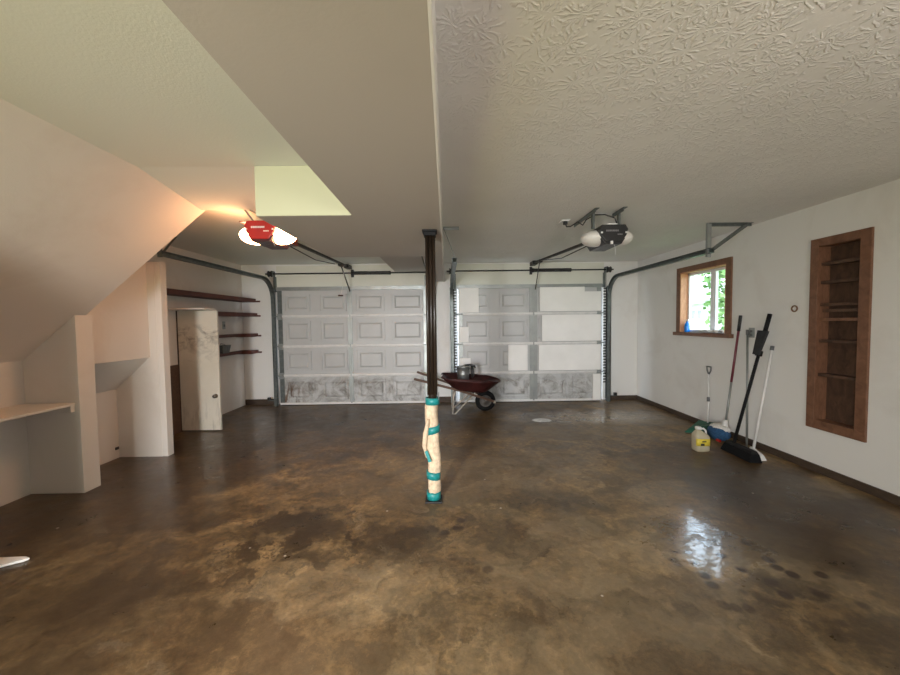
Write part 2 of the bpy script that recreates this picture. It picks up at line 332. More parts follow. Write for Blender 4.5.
# ------------------------------------------------------------------ mesh helpers
WLOC = {}
class MB:
    def __init__(s): s.v = []; s.f = []; s.sm = []
    def add(s, vs, fs, smooth=False):
        o = len(s.v); s.v += [tuple(x) for x in vs]
        for f in fs: s.f.append(tuple(i+o for i in f)); s.sm.append(smooth)
        return s
    def box(s, x0, x1, y0, y1, z0, z1):
        x0, x1 = sorted((x0, x1)); y0, y1 = sorted((y0, y1)); z0, z1 = sorted((z0, z1))
        return s.add([(x0, y0, z0), (x1, y0, z0), (x1, y1, z0), (x0, y1, z0), (x0, y0, z1), (x1, y0, z1), (x1, y1, z1), (x0, y1, z1)],
                     [(0, 3, 2, 1), (4, 5, 6, 7), (0, 1, 5, 4), (1, 2, 6, 5), (2, 3, 7, 6), (3, 0, 4, 7)])
    def hexa(s, a, b):
        """a, b: matching quads (any orientation), joined"""
        return s.add(list(a)+list(b), [(3, 2, 1, 0), (4, 5, 6, 7), (0, 1, 5, 4), (1, 2, 6, 5), (2, 3, 7, 6), (3, 0, 4, 7)])
    def bar(s, p, q, wd, th, up=(0, 0, 1)):
        p, q = Vector(p), Vector(q); d = (q-p).normalized(); u = Vector(up); r = d.cross(u)
        if r.length < 1e-4: r = d.cross(Vector((1, 0, 0)))
        r.normalize(); u = r.cross(d).normalized(); r *= wd/2; u *= th/2
        return s.hexa([p-r-u, p+r-u, p+r+u, p-r+u], [q-r-u, q+r-u, q+r+u, q-r+u])
    def tube(s, pts, r, n=10, caps=True, flat=1.0):
        pts = [Vector(p) for p in pts]; k = len(pts); rs = r if isinstance(r, (list, tuple)) else [r]*k
        vs = []; prev = None
        for i, p in enumerate(pts):
            t = (pts[min(i+1, k-1)]-pts[max(i-1, 0)]).normalized()
            if prev is None:
                a = t.cross(Vector((0, 0, 1)))
                if a.length < 1e-3: a = t.cross(Vector((0, 1, 0)))
                a.normalize()
            else:
                a = (prev - t*prev.dot(t)); a = a.normalized() if a.length > 1e-6 else t.cross(Vector((0, 1, 0))).normalized()
            prev = a; bb = t.cross(a)
            for j in range(n):
                th = 2*math.pi*j/n; vs.append(p + a*math.cos(th)*rs[i] + bb*math.sin(th)*rs[i]*flat)
        fs = []
        for i in range(k-1):
            for j in range(n):
                fs.append((i*n+j, i*n+(j+1) % n, (i+1)*n+(j+1) % n, (i+1)*n+j))
        s.add(vs, fs, True)
        if caps:
            o = len(s.v)-len(vs); s.f.append(tuple(o+j for j in reversed(range(n)))); s.sm.append(False)
            s.f.append(tuple(o+(k-1)*n+j for j in range(n))); s.sm.append(False)
        return s
    def lathe(s, prof, origin, axis=(0, 0, 1), n=28, close=False):
        ax = Vector(axis).normalized(); a = ax.cross(Vector((0, 1, 0)))
        if a.length < 1e-3: a = ax.cross(Vector((1, 0, 0)))
        a.normalize(); b = ax.cross(a); o = Vector(origin); vs = []; fs = []; k = len(prof)
        for (r, h) in prof:
            for j in range(n):
                th = 2*math.pi*j/n; vs.append(o+ax*h+(a*math.cos(th)+b*math.sin(th))*r)
        for i in range(k-1 if not close else k):
            for j in range(n):
                i2 = (i+1) % k
                fs.append((i*n+j, i*n+(j+1) % n, i2*n+(j+1) % n, i2*n+j))
        s.add(vs, fs, True); return s
    def prism(s, poly, axis, a0, a1):
        """poly: 2-D points in the plane across axis ('x': (y,z), 'y': (x,z), 'z': (x,y))"""
        def P(u, w, a): return {'x': (a, u, w), 'y': (u, a, w), 'z': (u, w, a)}[axis]
        n = len(poly); vs = [P(u, w_, a0) for u, w_ in poly]+[P(u, w_, a1) for u, w_ in poly]
        fs = [tuple(reversed(range(n))), tuple(range(n, 2*n))]+[(i, (i+1) % n, n+(i+1) % n, n+i) for i in range(n)]
        return s.add(vs, fs)
    def ball(s, c, r, n=12, m=18, fn=None):
        rx, ry, rz = r if isinstance(r, tuple) else (r, r, r); vs = []; fs = []
        for i in range(n+1):
            ph = math.pi*i/n
            for j in range(m):
                th = 2*math.pi*j/m; d = Vector((math.sin(ph)*math.cos(th), math.sin(ph)*math.sin(th), math.cos(ph)))
                k = fn(d) if fn else 1
                vs.append((c[0]+d.x*rx*k, c[1]+d.y*ry*k, c[2]+d.z*rz*k))
        for i in range(n):
            for j in range(m): fs.append((i*m+j, (i+1)*m+j, (i+1)*m+(j+1) % m, i*m+(j+1) % m))
        return s.add(vs, fs, True)
    def build(s, name, mat, parent=None, bevel=0, seg=2, subd=0, solid=0):
        xs, ys, zs = zip(*s.v); org = Vector(((min(xs)+max(xs))/2, (min(ys)+max(ys))/2, min(zs)))
        me = bpy.data.meshes.new(name); me.from_pydata([Vector(v)-org for v in s.v], [], s.f)
        me.polygons.foreach_set('use_smooth', s.sm); me.materials.append(M[mat] if isinstance(mat, str) else mat)
        bm = bmesh.new(); bm.from_mesh(me); bmesh.ops.remove_doubles(bm, verts=bm.verts, dist=1e-6) if subd else None
        bmesh.ops.recalc_face_normals(bm, faces=bm.faces); bm.to_mesh(me); bm.free()
        o = bpy.data.objects.new(name, me); COL.objects.link(o)
        if parent is not None: o.parent = parent; o.location = org-WLOC[parent.name]
        else: o.location = org
        WLOC[o.name] = org
        if solid:
            md = o.modifiers.new('solid', 'SOLIDIFY'); md.thickness = solid; md.offset = 0
        if bevel:
            md = o.modifiers.new('bevel', 'BEVEL'); md.width = bevel; md.segments = seg; md.limit_method = 'ANGLE'; md.angle_limit = math.radians(40)
        if subd:
            md = o.modifiers.new('sub', 'SUBSURF'); md.levels = subd; md.render_levels = subd
        return o
def tag(o, label=None, cat=None, group=None, kind=None):
    for k, v in (('label', label), ('category', cat), ('group', group), ('kind', kind)):
        if v: o[k] = v
    return o
def thing(name, loc, label, cat, group=None, kind=None):
    o = bpy.data.objects.new(name, None); COL.objects.link(o); o.location = loc; o.empty_display_size = .1
    WLOC[o.name] = Vector(loc); return tag(o, label, cat, group, kind)
def struct(o, label=None): return tag(o, label, None, None, 'structure')
def wall_cells(mb, axis, a0, a1, u0, u1, z0, z1, holes):
    """a wall slab with rectangular holes; u is the running axis"""
    us = sorted({u0, u1, *[h for H in holes for h in H[:2]]}); zs = sorted({z0, z1, *[h for H in holes for h in H[2:]]})
    for i in range(len(us)-1):
        for k in range(len(zs)-1):
            uc, zc = (us[i]+us[i+1])/2, (zs[k]+zs[k+1])/2
            if any(h[0] < uc < h[1] and h[2] < zc < h[3] for h in holes): continue
            if axis == 'x': mb.box(a0, a1, us[i], us[i+1], zs[k], zs[k+1])
            else: mb.box(us[i], us[i+1], a0, a1, zs[k], zs[k+1])
    return mb

# ------------------------------------------------------------------ room
XR, XL, YB, YF, HC = 3.572, -3.75, 6.88, -1.6, 2.575
struct(MB().box(XL-.2, XR+.2, YF-.2, YB+.16, -.15, 0).build('floor', 'floor'), 'stained brown concrete floor')
# ceiling: flat on the right, sagging a little over the left bay
cl = MB(); cr_ = MB()
cr_.box(-.35, XR+.2, YF-.2, YB+.15, HC, HC+.12)
prof = [(YF-.2, HC+.005), (2.60, HC+.005), (3.36, 2.518), (3.362, 2.572), (YB+.15, 2.585), (YB+.15, HC+.12), (YF-.2, HC+.12)]
cl.prism(prof, 'x', XL-.2, -.35)
struct(cr_.build('ceiling', 'ceiling'), 'white stomp-textured ceiling')
struct(cl.build('ceiling_left_bay', 'ceiling_plain'), 'plain white ceiling of the left bay, sagging a little')  # khaki cast of the light is put into this ceiling's colour
struct(wall_cells(MB(), 'x', XR, XR+.14, YF-.2, YB+.15, 0, HC+.1, [(4.68, 5.60, 1.30, 2.19), (3.15, 3.53, .50, 2.18)]).build('wall_right', 'wall_white'), 'white wall with the small window')
struct(MB().box(XL-.14, XL, YF-.2, YB+.15, 0, HC+.1).build('wall_left', 'wall_cream'), 'cream wall behind the shelves and under the stairs')
struct(wall_cells(MB(), 'y', YB, YB+.15, XL-.14, XR+.14, 0, HC+.1, [(-3.02, -.29, 0, 2.10), (.165, 2.93, 0, 2.10)]).build('wall_back', 'wall_white'), 'white wall around the two garage doors')
struct(wall_cells(MB(), 'y', YF-.15, YF, XL-.14, XR+.14, 0, HC+.1, [(-1.85, -1.05, 0, 2.1), (.9, 2.4, 1.05, 2.0)]).build('wall_front', 'wall_white'), 'white wall behind the viewer with doorway and window')
# unpainted-looking header strips over the doors
for nm, a, b in (('trim_1', -3.10, -.205), ('trim_2', .12, 2.93)):
    struct(MB().box(a, b, YB-.02, YB, 2.16, HC-.02).build(nm, 'header_paint'), 'pale yellowish header board over a garage door')
# main dropped beam, its side box and the shallow box behind
BZ = 2.242
struct(MB().box(-.64, -.034, YF, 4.22, BZ, HC+.06).build('ceiling_beam', 'beam_shaded'), 'wide dropped beam running along the ceiling')
struct(MB().box(-1.30, -.64, 2.60, 4.22, BZ, HC+.06).build('duct_soffit', 'beam_shaded'), 'dropped box beside the ceiling beam')
struct(MB().box(-.93, -.20, 4.22, YB, 2.43, HC+.06).build('rear_soffit', 'beam_shaded'), 'shallow dropped box over the left garage door')
struct(MB().box(-.20, -.034, 4.22, YB, BZ, HC+.06).build('rear_beam', 'beam_shaded'), 'narrow end of the ceiling beam')
struct(MB().box(-.19, .055, YB-.022, YB, .50, 2.24).build('trim_3', 'drywall_board'), 'white drywall board between the garage doors')
struct(MB().box(-.034, -.024, YF, YB-.03, BZ-.002, HC+.01).build('trim_8', 'smooth_white', bevel=.002), 'lit side of the dropped beam, its brightness put into a white board')  # bright lit face of the beam, put into a colour of its own
struct(MB().box(-1.298, -.64, 2.592, 2.60, BZ+.001, HC+.004).build('trim_9', 'green_lit_board'), 'end of the dropped box, yellow-green light put into its colour')
# stairs: sloping underside and the walls beneath
struct(MB().prism([(XL, 1.20), (-2.085, 2.585), (-2.085, 2.66), (XL, 2.66)], 'y', YF, 3.40).build('stair_soffit', 'wall_cream'), 'sloping underside of the staircase')
struct(MB().box(XL, -3.27, 3.30, 3.46, 0, 1.60).build('partition_under_stairs', 'wall_cream', bevel=.004), 'nearer white partition wall under the stairs')
struct(MB().box(-3.42, -3.35, 3.46, 4.21, 1.14, 2.56).build('stair_side_wall', 'wall_cream'), 'upright wall of the stairwell between partitions')
struct(MB().prism([(XL, .78), (-3.36, 1.14), (-3.36, 1.2), (XL, 1.2)], 'y', 3.46, 4.21).build('lower_stair_soffit', 'smooth_white'), 'grey sloping underside of the lower stairs')
struct(MB().box(XL, -3.20, 4.21, 4.30, 0, 2.21).box(XL, -3.26, 4.205, 4.21, 0, 2.21).build('partition_end', 'wall_cream', bevel=.004), 'farther white partition wall at the end of the stairs')
struct(MB().box(XL, -2.42, 1.15, 1.27, 0, 2.32).build('shade_wall', 'wall_cream', bevel=.004), 'added wall out of view, shading the space under the stairs')  # unseen wall, added to keep daylight off the nearer partition
# baseboards
struct(MB().box(XR-.018, XR, YF, YB, 0, .075).build('baseboard_right', 'base_wood', bevel=.003), 'dark wooden baseboard along the right wall')
struct(MB().box(-3.75, -3.16, YB-.018, YB, 0, .10).build('baseboard_back', 'base_wood', bevel=.003))
struct(MB().box(2.98, XR, YB-.018, YB, 0, .075).build('baseboard_back_right', 'base_wood', bevel=.003))
struct(MB().box(-.27, .13, YB-.018, YB, 0, .10).build('baseboard_back_middle', 'base_wood', bevel=.003))

# ------------------------------------------------------------------ window
win = thing('window_1', (XR, 5.14, 1.30), 'small sliding window in a reddish cedar frame', 'window', None, 'structure')
y0, y1, z0, z1 = 4.68, 5.60, 1.30, 2.19
f = MB()
f.box(XR-.022, XR+.001, y0-.085, y0, z0-.03, z1+.075).box(XR-.022, XR+.001, y1, y1+.085, z0-.03, z1+.075).box(XR-.022, XR+.001, y0, y1, z1, z1+.075)
f.build('window_trim', 'cedar', win, bevel=.003)
j = MB()
j.box(XR-.018, XR+.14, y0-.001, y0+.015, z0, z1).box(XR-.018, XR+.14, y1-.015, y1+.001, z0, z1).box(XR-.018, XR+.14, y0+.015, y1-.015, z1-.015, z1+.001)
j.build('window_jamb', 'cedar_bright', win)
MB().box(XR-.05, XR+.14, y0-.12, y1+.12, z0-.05, z0).build('window_sill', 'cedar', win, bevel=.004)
v = MB(); gx0, gx1 = XR+.09, XR+.13
a, b = y0+.015, y1-.015; c0, c1 = z0, z1-.015
v.box(gx0, gx1, a, a+.035, c0, c1).box(gx0, gx1, b-.035, b, c0, c1).box(gx0, gx1, a, b, c0, c0+.035).box(gx0, gx1, a, b, c1-.035, c1)
v.build('vinyl_frame', 'white_vinyl', win, bevel=.003)
v = MB().box(gx0-.01, gx1-.005, 5.03, 5.09, c0+.03, c1-.03).box(gx0-.005, gx1-.005, 5.00, 5.03, c0+.03, c1-.03)
v.build('meeting_rail', 'white_vinyl', win, bevel=.003)
MB().box(gx0+.014, gx0+.019, a+.03, 5.05, c0+.03, c1-.03).build('pane', 'glass', win)
MB().box(gx0+.020, gx0+.025, 5.05, b-.03, c0+.03, c1-.03).build('pane', 'glass', win)

# ------------------------------------------------------------------ garage doors
def garage_door(nm, xa, xb, label, cols, boards=(), centre=None, dirt=True):
    d = thing(nm, ((xa+xb)/2, 6.79, 0), label, 'garage door', None, 'structure')
    zb = [0.012, .55, 1.085, 1.63, 2.115]
    for k in range(4):
        m = MB().box(xa, xb, 6.785, 6.825, zb[k], zb[k+1]-.006)
        for (p, q) in cols:
            lo, hi = zb[k]+.09, zb[k+1]-.09
            # groove lip then raised field
            for (e, t0, t1, ins) in ((0, 6.785, 6.777, .012), (.05, 6.785, 6.764, .03)):
                A = [(p+e, t0, lo+e*.8), (q-e, t0, lo+e*.8), (q-e, t0, hi-e*.8), (p+e, t0, hi-e*.8)]
                B = [(p+e+ins, t1, lo+e*.8+ins), (q-e-ins, t1, lo+e*.8+ins), (q-e-ins, t1, hi-e*.8-ins), (p+e+ins, t1, hi-e*.8-ins)]
                if e == 0:   # lip as a thin frame of four bars
                    for (x_0, x_1, z_0, z_1) in ((p, q, lo, lo+.014), (p, q, hi-.014, hi), (p, p+.014, lo, hi), (q-.014, q, lo, hi)):
                        m.box(x_0, x_1, 6.768, 6.786, z_0, z_1)
                else: m.hexa(A, B)
        m.build('door_section', 'door', d)
    for k in (1, 2, 3):
        MB().box(xa-.01, xb+.01, 6.757, 6.786, zb[k]-.014, zb[k]+.022).box(xa-.01, xb+.01, 6.765, 6.786, zb[k]-.03, zb[k]-.018).build('section_joint', 'white_plastic', d, bevel=.004)
    MB().box(xa, xb, 6.76, 6.79, .012, .05).build('bottom_rail', 'white_plastic', d, bevel=.003)
    MB().box(xa-.01, xb+.01, 6.74, 6.79, 2.095, 2.10).box(xa-.01, xb+.01, 6.75, 6.79, 2.10, 2.16).build('top_strut', 'galv', d)
    mid = centre or ((xa+xb)/2-.03, (xa+xb)/2+.03)
    MB().box(mid[0], mid[1], 6.766, 6.786, .03, 2.10).box((mid[0]+mid[1])/2-.012, (mid[0]+mid[1])/2+.012, 6.755, 6.768, .03, 2.10).build('centre_stile', 'galv', d)
    for sgn, xe in ((1, xa), (-1, xb)):
        MB().box(xe, xe+sgn*.075, 6.768, 6.786, .03, 2.10).build('end_stile', 'galv_dark' if xe == xa and xa < -2 else 'galv', d)
        for k in (1, 2, 3):
            h = MB().box(xe, xe+sgn*.08, 6.745, 6.768, zb[k]-.06, zb[k]+.05)
            h.tube([(xe-sgn*.05, 6.742, zb[k]), (xe+sgn*.07, 6.742, zb[k])], .009, 8)
            h.lathe([(.0, 0), (.022, .002), (.022, .016), (0, .018)], (xe-sgn*.05, 6.742, zb[k]), (-sgn, 0, 0), 12)
            h.build('hinge', 'galv', d)
    for (p, q, lo, hi) in boards:
        MB().box(p, q, 6.738, 6.771, lo, hi).build('insulation_panel', 'foam_board', d, bevel=.003)
    MB().box(xa, xb, 6.79, 6.83, 0, .014).build('bottom_seal', 'black_plastic', d)
    return d
garage_door('door_1', -3.055, -.335, 'white panelled garage door with mould along its bottom section',
            [(-2.93, -2.47), (-2.29, -1.81), (-1.64, -1.12), (-.99, -.42)], centre=(-1.79, -1.71))
garage_door('door_2', .225, 2.845, 'white garage door patched with blank white boards',
            [(.32, .80), (.98, 1.49), (1.70, 2.20), (2.32, 2.76)],
            boards=[(.24, .60, 1.66, 2.105), (.24, .41, 1.12, 1.40), (1.13, 1.485, .59, 1.06), (.24, .44, .65, .83),
                    (1.71, 2.53, 1.665, 2.105), (2.53, 2.83, 1.665, 2.02), (1.75, 2.83, 1.12, 1.60), (1.69, 2.83, .585, 1.055), (2.69, 2.83, .03, .51)],
            centre=(1.53, 1.67))
# white stops outside the door edges
for k, (xa, xb) in enumerate(((-3.02, -2.985), (-.32, -.29), (.165, .223), (2.895, 2.93))):
    struct(MB().box(xa, xb, YB+.02, YB+.15, 0, 2.1).build('trim_%d' % (4+k), 'white_vinyl'))

# ------------------------------------------------------------------ tracks
def track(x, out, label, zt=2.255, ye=4.12, teeth=0, bottom=0.0):
    """out: +1 when the wall side lies to +x"""
    t = thing('door_track', (x, 6.72, bottom), label, 'garage door track', 'rails of the garage doors')
    R_ = .36; yv = 6.72
    pts = [(yv, bottom), (yv, zt-R_)]
    arc = [(yv-R_+R_*math.cos(a), zt-R_+R_*math.sin(a)) for a in [math.pi/2*i/10 for i in range(1, 11)]]
    path = pts+arc+[(ye, zt)]
    def ribbon(mb, off, wd, th):
        # a strip following the path: wd across x, th along the path normal, offset along the normal
        n = len(path); quads = []
        for i, (y, z) in enumerate(path):
            y_a, z_a = path[max(i-1, 0)]; y_b, z_b = path[min(i+1, n-1)]; L = math.hypot(y_b-y_a, z_b-z_a); ty, tz = (y_b-y_a)/L, (z_b-z_a)/L
            ny, nz = -tz, ty
            if ny > 0 or nz < 0: ny, nz = -ny, -nz
            c = []
            for (dx, dn) in ((wd[0], off), (wd[1], off), (wd[1], off+th), (wd[0], off+th)): c.append((x+dx, y+ny*dn, z+nz*dn))
            quads.append(c)
        vs = [p for q in quads for p in q]; fs = []
        for i in range(n-1):
            for k in range(4): fs.append((i*4+k, i*4+(k+1) % 4, (i+1)*4+(k+1) % 4, (i+1)*4+k))
        fs += [(0, 1, 2, 3), tuple((n-1)*4+k for k in (3, 2, 1, 0))]
        mb.add(vs, fs)
    m = MB(); ribbon(m, -.025, (-.0125*0+min(0, out*.055), max(0, out*.055)), .004); ribbon(m, .025, (min(0, out*.055), max(0, out*.055)), .004)
    ribbon(m, -.025, (min(out*.052, out*.056), max(out*.052, out*.056)), .054)
    m.build('rail', 'galv_dark', t)
    m = MB().box(x+out*.02, x+out*.062, 6.765, 6.80, bottom, 2.12).box(x+out*.056, x+out*.062, 6.735, 6.80, bottom, 2.12)
    m.build('wall_angle', 'galv_dark', t)
    if teeth:
        m = MB()
        for k in range(teeth):
            z = 2.06-k*(.052)
            m.box(x-out*.055, x+out*.01, 6.752, 6.756, z, z+.024)
        m.box(x-out*.012, x+out*.01, 6.752, 6.757, .05, 2.09)
        m.build('slotted_strip', 'steel_dark', t)
    return t
def hanger(t, x, y, zt, dx):
    """ceiling angle, drop post and diagonal strap at the end of a horizontal rail"""
    z = HC
    MB().box(min(x, x+dx), max(x, x+dx), y-.017, y+.017, z-.004, z).box(min(x, x+dx), max(x, x+dx), y+.013, y+.017, z-.034, z).build('ceiling_angle', 'galv_dark', t)
    MB().box(x-.03, x+.03, y-.004, y, zt-.06, z-.003).box(x-.032, x-.026, y-.03, y, zt-.06, z-.003).build('drop_post', 'galv', t)
    MB().bar((x+.01, y-.008, zt+.0), (x+dx*.86, y-.008, z-.02), .03, .034).build('diagonal_strap', 'galv_dark', t)
t = track(2.935, 1, 'steel rail curving up beside the window and hung by an angled bracket', teeth=34); hanger(t, 2.98, 4.20, 2.255, .5)
t = track(-3.085, -1, 'steel rail curving over the dark wall shelves', zt=2.285)
MB().box(-3.16, -3.125, 4.13, 4.16, 2.25, 2.535).build('drop_post', 'galv_dark', t)
MB().bar((-3.14, 4.15, 2.27), (-3.14, 4.40, 2.53), .03, .004).build('diagonal_strap', 'galv_dark', t)
t = track(-.255, 1, 'steel rail half hidden behind the support post', zt=2.215, ye=4.6, teeth=34)
MB().bar((-.275, 5.2, 2.24), (-.33, 5.0, 2.43), .004, .025).build('diagonal_strap', 'galv_dark', t)
t = track(.135, -1, 'steel rail rising left of the patched door beside the beam', zt=2.20, ye=4.25, teeth=34)
MB().box(-.02, .16, 4.24, 4.275, HC-.004, HC).box(-.02, .16, 4.27, 4.275, HC-.03, HC).build('ceiling_angle', 'galv', t)
MB().bar((-.015, 4.26, HC-.01), (.11, 4.26, 2.235), .028, .004).build('diagonal_strap', 'galv_dark', t)

# ------------------------------------------------------------------ torsion bars
def torsion(xa, xb, xs, z, y, label, wall_l=True):
    t = thing('torsion_bar', ((xa+xb)/2, y, z), label, 'garage door spring', 'spring shafts over the garage doors')
    MB().tube([(xa, y, z), (xb, y, z)], .013, 10).build('shaft', 'steel_dark', t)
    pr = [(.016, 0)]; n_ = 46; L = abs(xs[1]-xs[0])
    for i in range(n_): pr += [(.034, L*i/n_+.001), (.028, L*(i+.55)/n_)]
    pr += [(.016, L)]
    MB().lathe([(0.02, -.03), (.036, -.03), (.036, 0)]+pr[1:-1]+[(.034, L), (.034, L+.02), (.02, L+.02)], (xs[0], y, z), (1, 0, 0), 12).build('spring', 'steel_dark', t)
    MB().box(xs[0]-.05, xs[0]-.042, y-.05, YB-.02, z-.05, z+.05).box(xs[0]-.07, xs[0]-.02, YB-.028, YB-.02, z-.07, z+.07).build('centre_bracket', 'steel_dark', t)
    for xe, sg in ((xa, 1), (xb, -1)):
        MB().lathe([(.0, 0), (.05, 0), (.058, .008), (.045, .02), (.045, .05), (.058, .062), (.05, .07), (0, .07)], (xe+sg*.05, y, z), (sg, 0, 0), 18).build('cable_drum', 'steel_dark', t)
        MB().box(xe+sg*.135, xe+sg*.142, y-.04, YB-.001, z-.05, z+.05).box(xe+sg*.13, xe+sg*.17, y+.03, YB-.001, z-.32, z-.05).build('end_bracket', 'galv_dark', t)
        MB().tube([(xe+sg*.11, y+.055, z), (xe+sg*.14, 6.835 if xe < -3 else 6.767, .10)], .0025, 6).build('lift_cable', 'steel_dark', t)
    return t
torsion(-3.27, -.215, (-1.66, -1.02), 2.405, 6.80, 'black spring shaft over the left garage door, its coil nearer the post')
torsion(.02, 3.08, (1.62, 2.28), 2.42, 6.80, 'black spring shaft over the white patched garage door')

# ------------------------------------------------------------------ openers
def opener(x, y, zt, body, under, badge, lens, label, rail_to, lens_r):
    o = thing('garage_door_opener', (x, y+.2, zt-.19), label, 'garage door opener')
    oct_ = [(x-.14, zt-.045), (x-.115, zt), (x+.115, zt), (x+.14, zt-.045), (x+.125, zt-.10), (x+.075, zt-.165), (x-.075, zt-.165), (x-.125, zt-.10)]
    MB().prism(oct_, 'y', y, y+.42).build('motor_housing', body, o, bevel=.008)
    pl = [(x-.118, zt-.125), (x+.118, zt-.125), (x+.08, zt-.185), (x-.08, zt-.185)]
    MB().prism(pl, 'y', y+.012, y+.40).build('lower_cover', under, o, bevel=.006)
    bb = MB(); xx = x-.075
    for wdt in (.012, .010, .014, .009, .012, .011, .013, .010):       # tiny raised lettering strip
        bb.box(xx, xx+wdt, y-.003, y+.002, zt-.068, zt-.052); xx += wdt+.004
    bb.build('badge', badge, o)
    bb = MB(); xx = x+.055
    for wdt in (.012, .016, .010): bb.box(xx-.02, xx-.02+wdt, y-.003, y+.002, zt-.100, zt-.090); xx += wdt+.004
    bb.build('badge', badge, o)
    for sg in (-1, 1):
        m = MB().ball((x+sg*.112, y+.165, zt-.10), (.145, .135, .080), 12, 22)
        m.build('light_lens', lens, o)
        MB().box(x+sg*.118-.008, x+sg*.118+.008, y-.006, y+.01, zt-.085, zt-.07).build('lens_clip', 'white_plastic', o)
    if lens == 'lit_lens': MB().box(x-.17, x+.17, y+.27, y+.43, zt-.15, zt+.004).box(x-.20, x+.20, y+.03, y+.28, zt-.003, zt+.006).build('light_baffle', under, o, bevel=.01)  # added baffle, blocks lamp light above and behind the lenses
    rx, ry, rz = rail_to
    MB().bar((x, y+.40, zt-.05), (rx, ry, rz), .03, .032).build('rail', 'steel_dark', o)
    MB().tube([(x-.02, y+.42, zt-.085), ((x+rx)/2-.02, (y+ry)/2, (zt+rz)/2-.125), (rx-.02, ry-.6, rz-.06)], .006, 6).build('drive_chain', 'steel_dark', o)
    MB().box(rx-.045, rx+.045, ry, YB-.02, rz-.03, rz+.03).build('header_bracket', 'steel_dark', o)
    ty = ry-.30
    MB().box(rx-.03, rx+.03, ty-.09, ty+.05, rz-.055, rz-.012).build('trolley', 'steel_dark', o)
    MB().bar((rx, ty, rz-.05), (rx+.03, 6.74, 2.07), .012, .024).build('door_arm', 'steel_dark', o)
    return o
Lz = 2.43
lo_ = opener(-1.665, 3.38, Lz, 'red_plastic', 'maroon_plastic', 'badge_white', 'lit_lens', 'red garage door opener with two glowing lamps', (-1.76, 6.62, 2.51), 0)
for sg in (-1, 1):
    MB().bar((-1.665+sg*.09, 3.50, Lz-.005), (-1.77+(.02 if sg > 0 else -.02), 3.38, 2.525), .022, .003).build('hanging_strap', 'galv', lo_)
MB().tube([(-1.70, 6.25, 2.45), (-1.70, 6.25, 2.22), (-1.755, 6.24, 1.97)], .0035, 6).build('release_cord', 'white_plastic', lo_)
MB().tube([(-1.80, 6.24, 1.962), (-1.72, 6.24, 1.958)], .012, 8).build('release_handle', 'maroon_plastic', lo_)
ro_ = opener(1.625, 3.58, 2.415, 'black_plastic', 'black_plastic', 'badge_grey', 'lens_white', 'black garage door opener with unlit white lamp covers', (1.60, 6.62, 2.535), 0)
for xx in (1.47, 1.725):
    MB().box(xx-.018, xx+.018, 3.70, 3.704, 2.40, HC-.004).box(xx-.018, xx-.014, 3.66, 3.704, 2.40, HC-.004).build('hanging_strap', 'galv_dark', ro_)
MB().box(1.445, 1.485, 3.58, 4.18, HC-.006, HC-.001).box(1.445, 1.45, 3.58, 4.18, HC-.04, HC-.001).build('ceiling_angle', 'galv_dark', ro_)
MB().box(1.705, 1.745, 3.56, 3.80, HC-.006, HC-.001).box(1.705, 1.71, 3.56, 3.80, HC-.04, HC-.001).build('ceiling_angle', 'galv_dark', ro_)
MB().tube([(1.30, 4.03, 2.545), (1.305, 4.00, 2.50), (1.33, 3.95, 2.49), (1.38, 3.88, 2.52), (1.42, 3.84, 2.475), (1.44, 3.80, 2.52), (1.50, 3.74, 2.55), (1.58, 3.68, 2.535), (1.66, 3.64, 2.49), (1.685, 3.64, 2.415)], .006, 8).build('power_cord', 'black_plastic', ro_)
MB().box(1.56, 1.66, 3.585, 3.63, 2.415, 2.425).build('top_sticker', 'white_plastic', ro_)
MB().box(1.59, 1.61, 3.565, 3.585, 2.225, 2.255).build('light_socket_tip', 'white_plastic', ro_)
MB().tube([(1.64, 3.62, 2.24), (1.66, 3.62, 2.19), (1.665, 3.63, 2.13)], .002, 6).build('antenna_wire', 'white_plastic', ro_)
MB().tube([(-1.56, 3.40, 2.26), (-1.535, 3.39, 2.20)], .002, 6).build('antenna_wire', 'white_plastic', lo_)
ot = thing('ceiling_outlet', (1.295, 4.05, HC-.02), 'white power outlet on the ceiling where the black cord plugs in', 'power outlet')
MB().box(1.25, 1.34, 3.99, 4.10, HC-.012, HC-.0005).build('cover_plate', 'white_plastic', ot, bevel=.004)
MB().box(1.28, 1.32, 4.01, 4.05, HC-.045, HC-.012).build('plug', 'black_plastic', ot, bevel=.004)

# ------------------------------------------------------------------ support post
px, py = -.122, 3.06
po = thing('support_post', (px, py, 0), 'dark brown steel post holding up the beam, padded with tan carpet', 'support post')
MB().tube([(px, py+.008, .012), (px, py+.008, BZ-.014)], .034, 24).tube([(px-.027, py-.016, .9), (px-.027, py-.016, BZ-.014)], .0145, 12).tube([(px+.001, py-.026, .9), (px+.001, py-.026, BZ-.014)], .0135, 12).tube([(px+.027, py-.016, .9), (px+.027, py-.016, BZ-.014)], .0145, 12).build('pipe', 'post_brown', po)
MB().box(px-.062, px+.056, py-.06, py+.06, BZ-.016, BZ).box(px-.052, px+.047, py-.05, py+.05, BZ-.045, BZ-.016).build('top_plate', 'matte_black', po, bevel=.003)
MB().box(px-.07, px+.07, py-.07, py+.07, 0, .014).build('base_plate', 'steel_dark', po, bevel=.003)
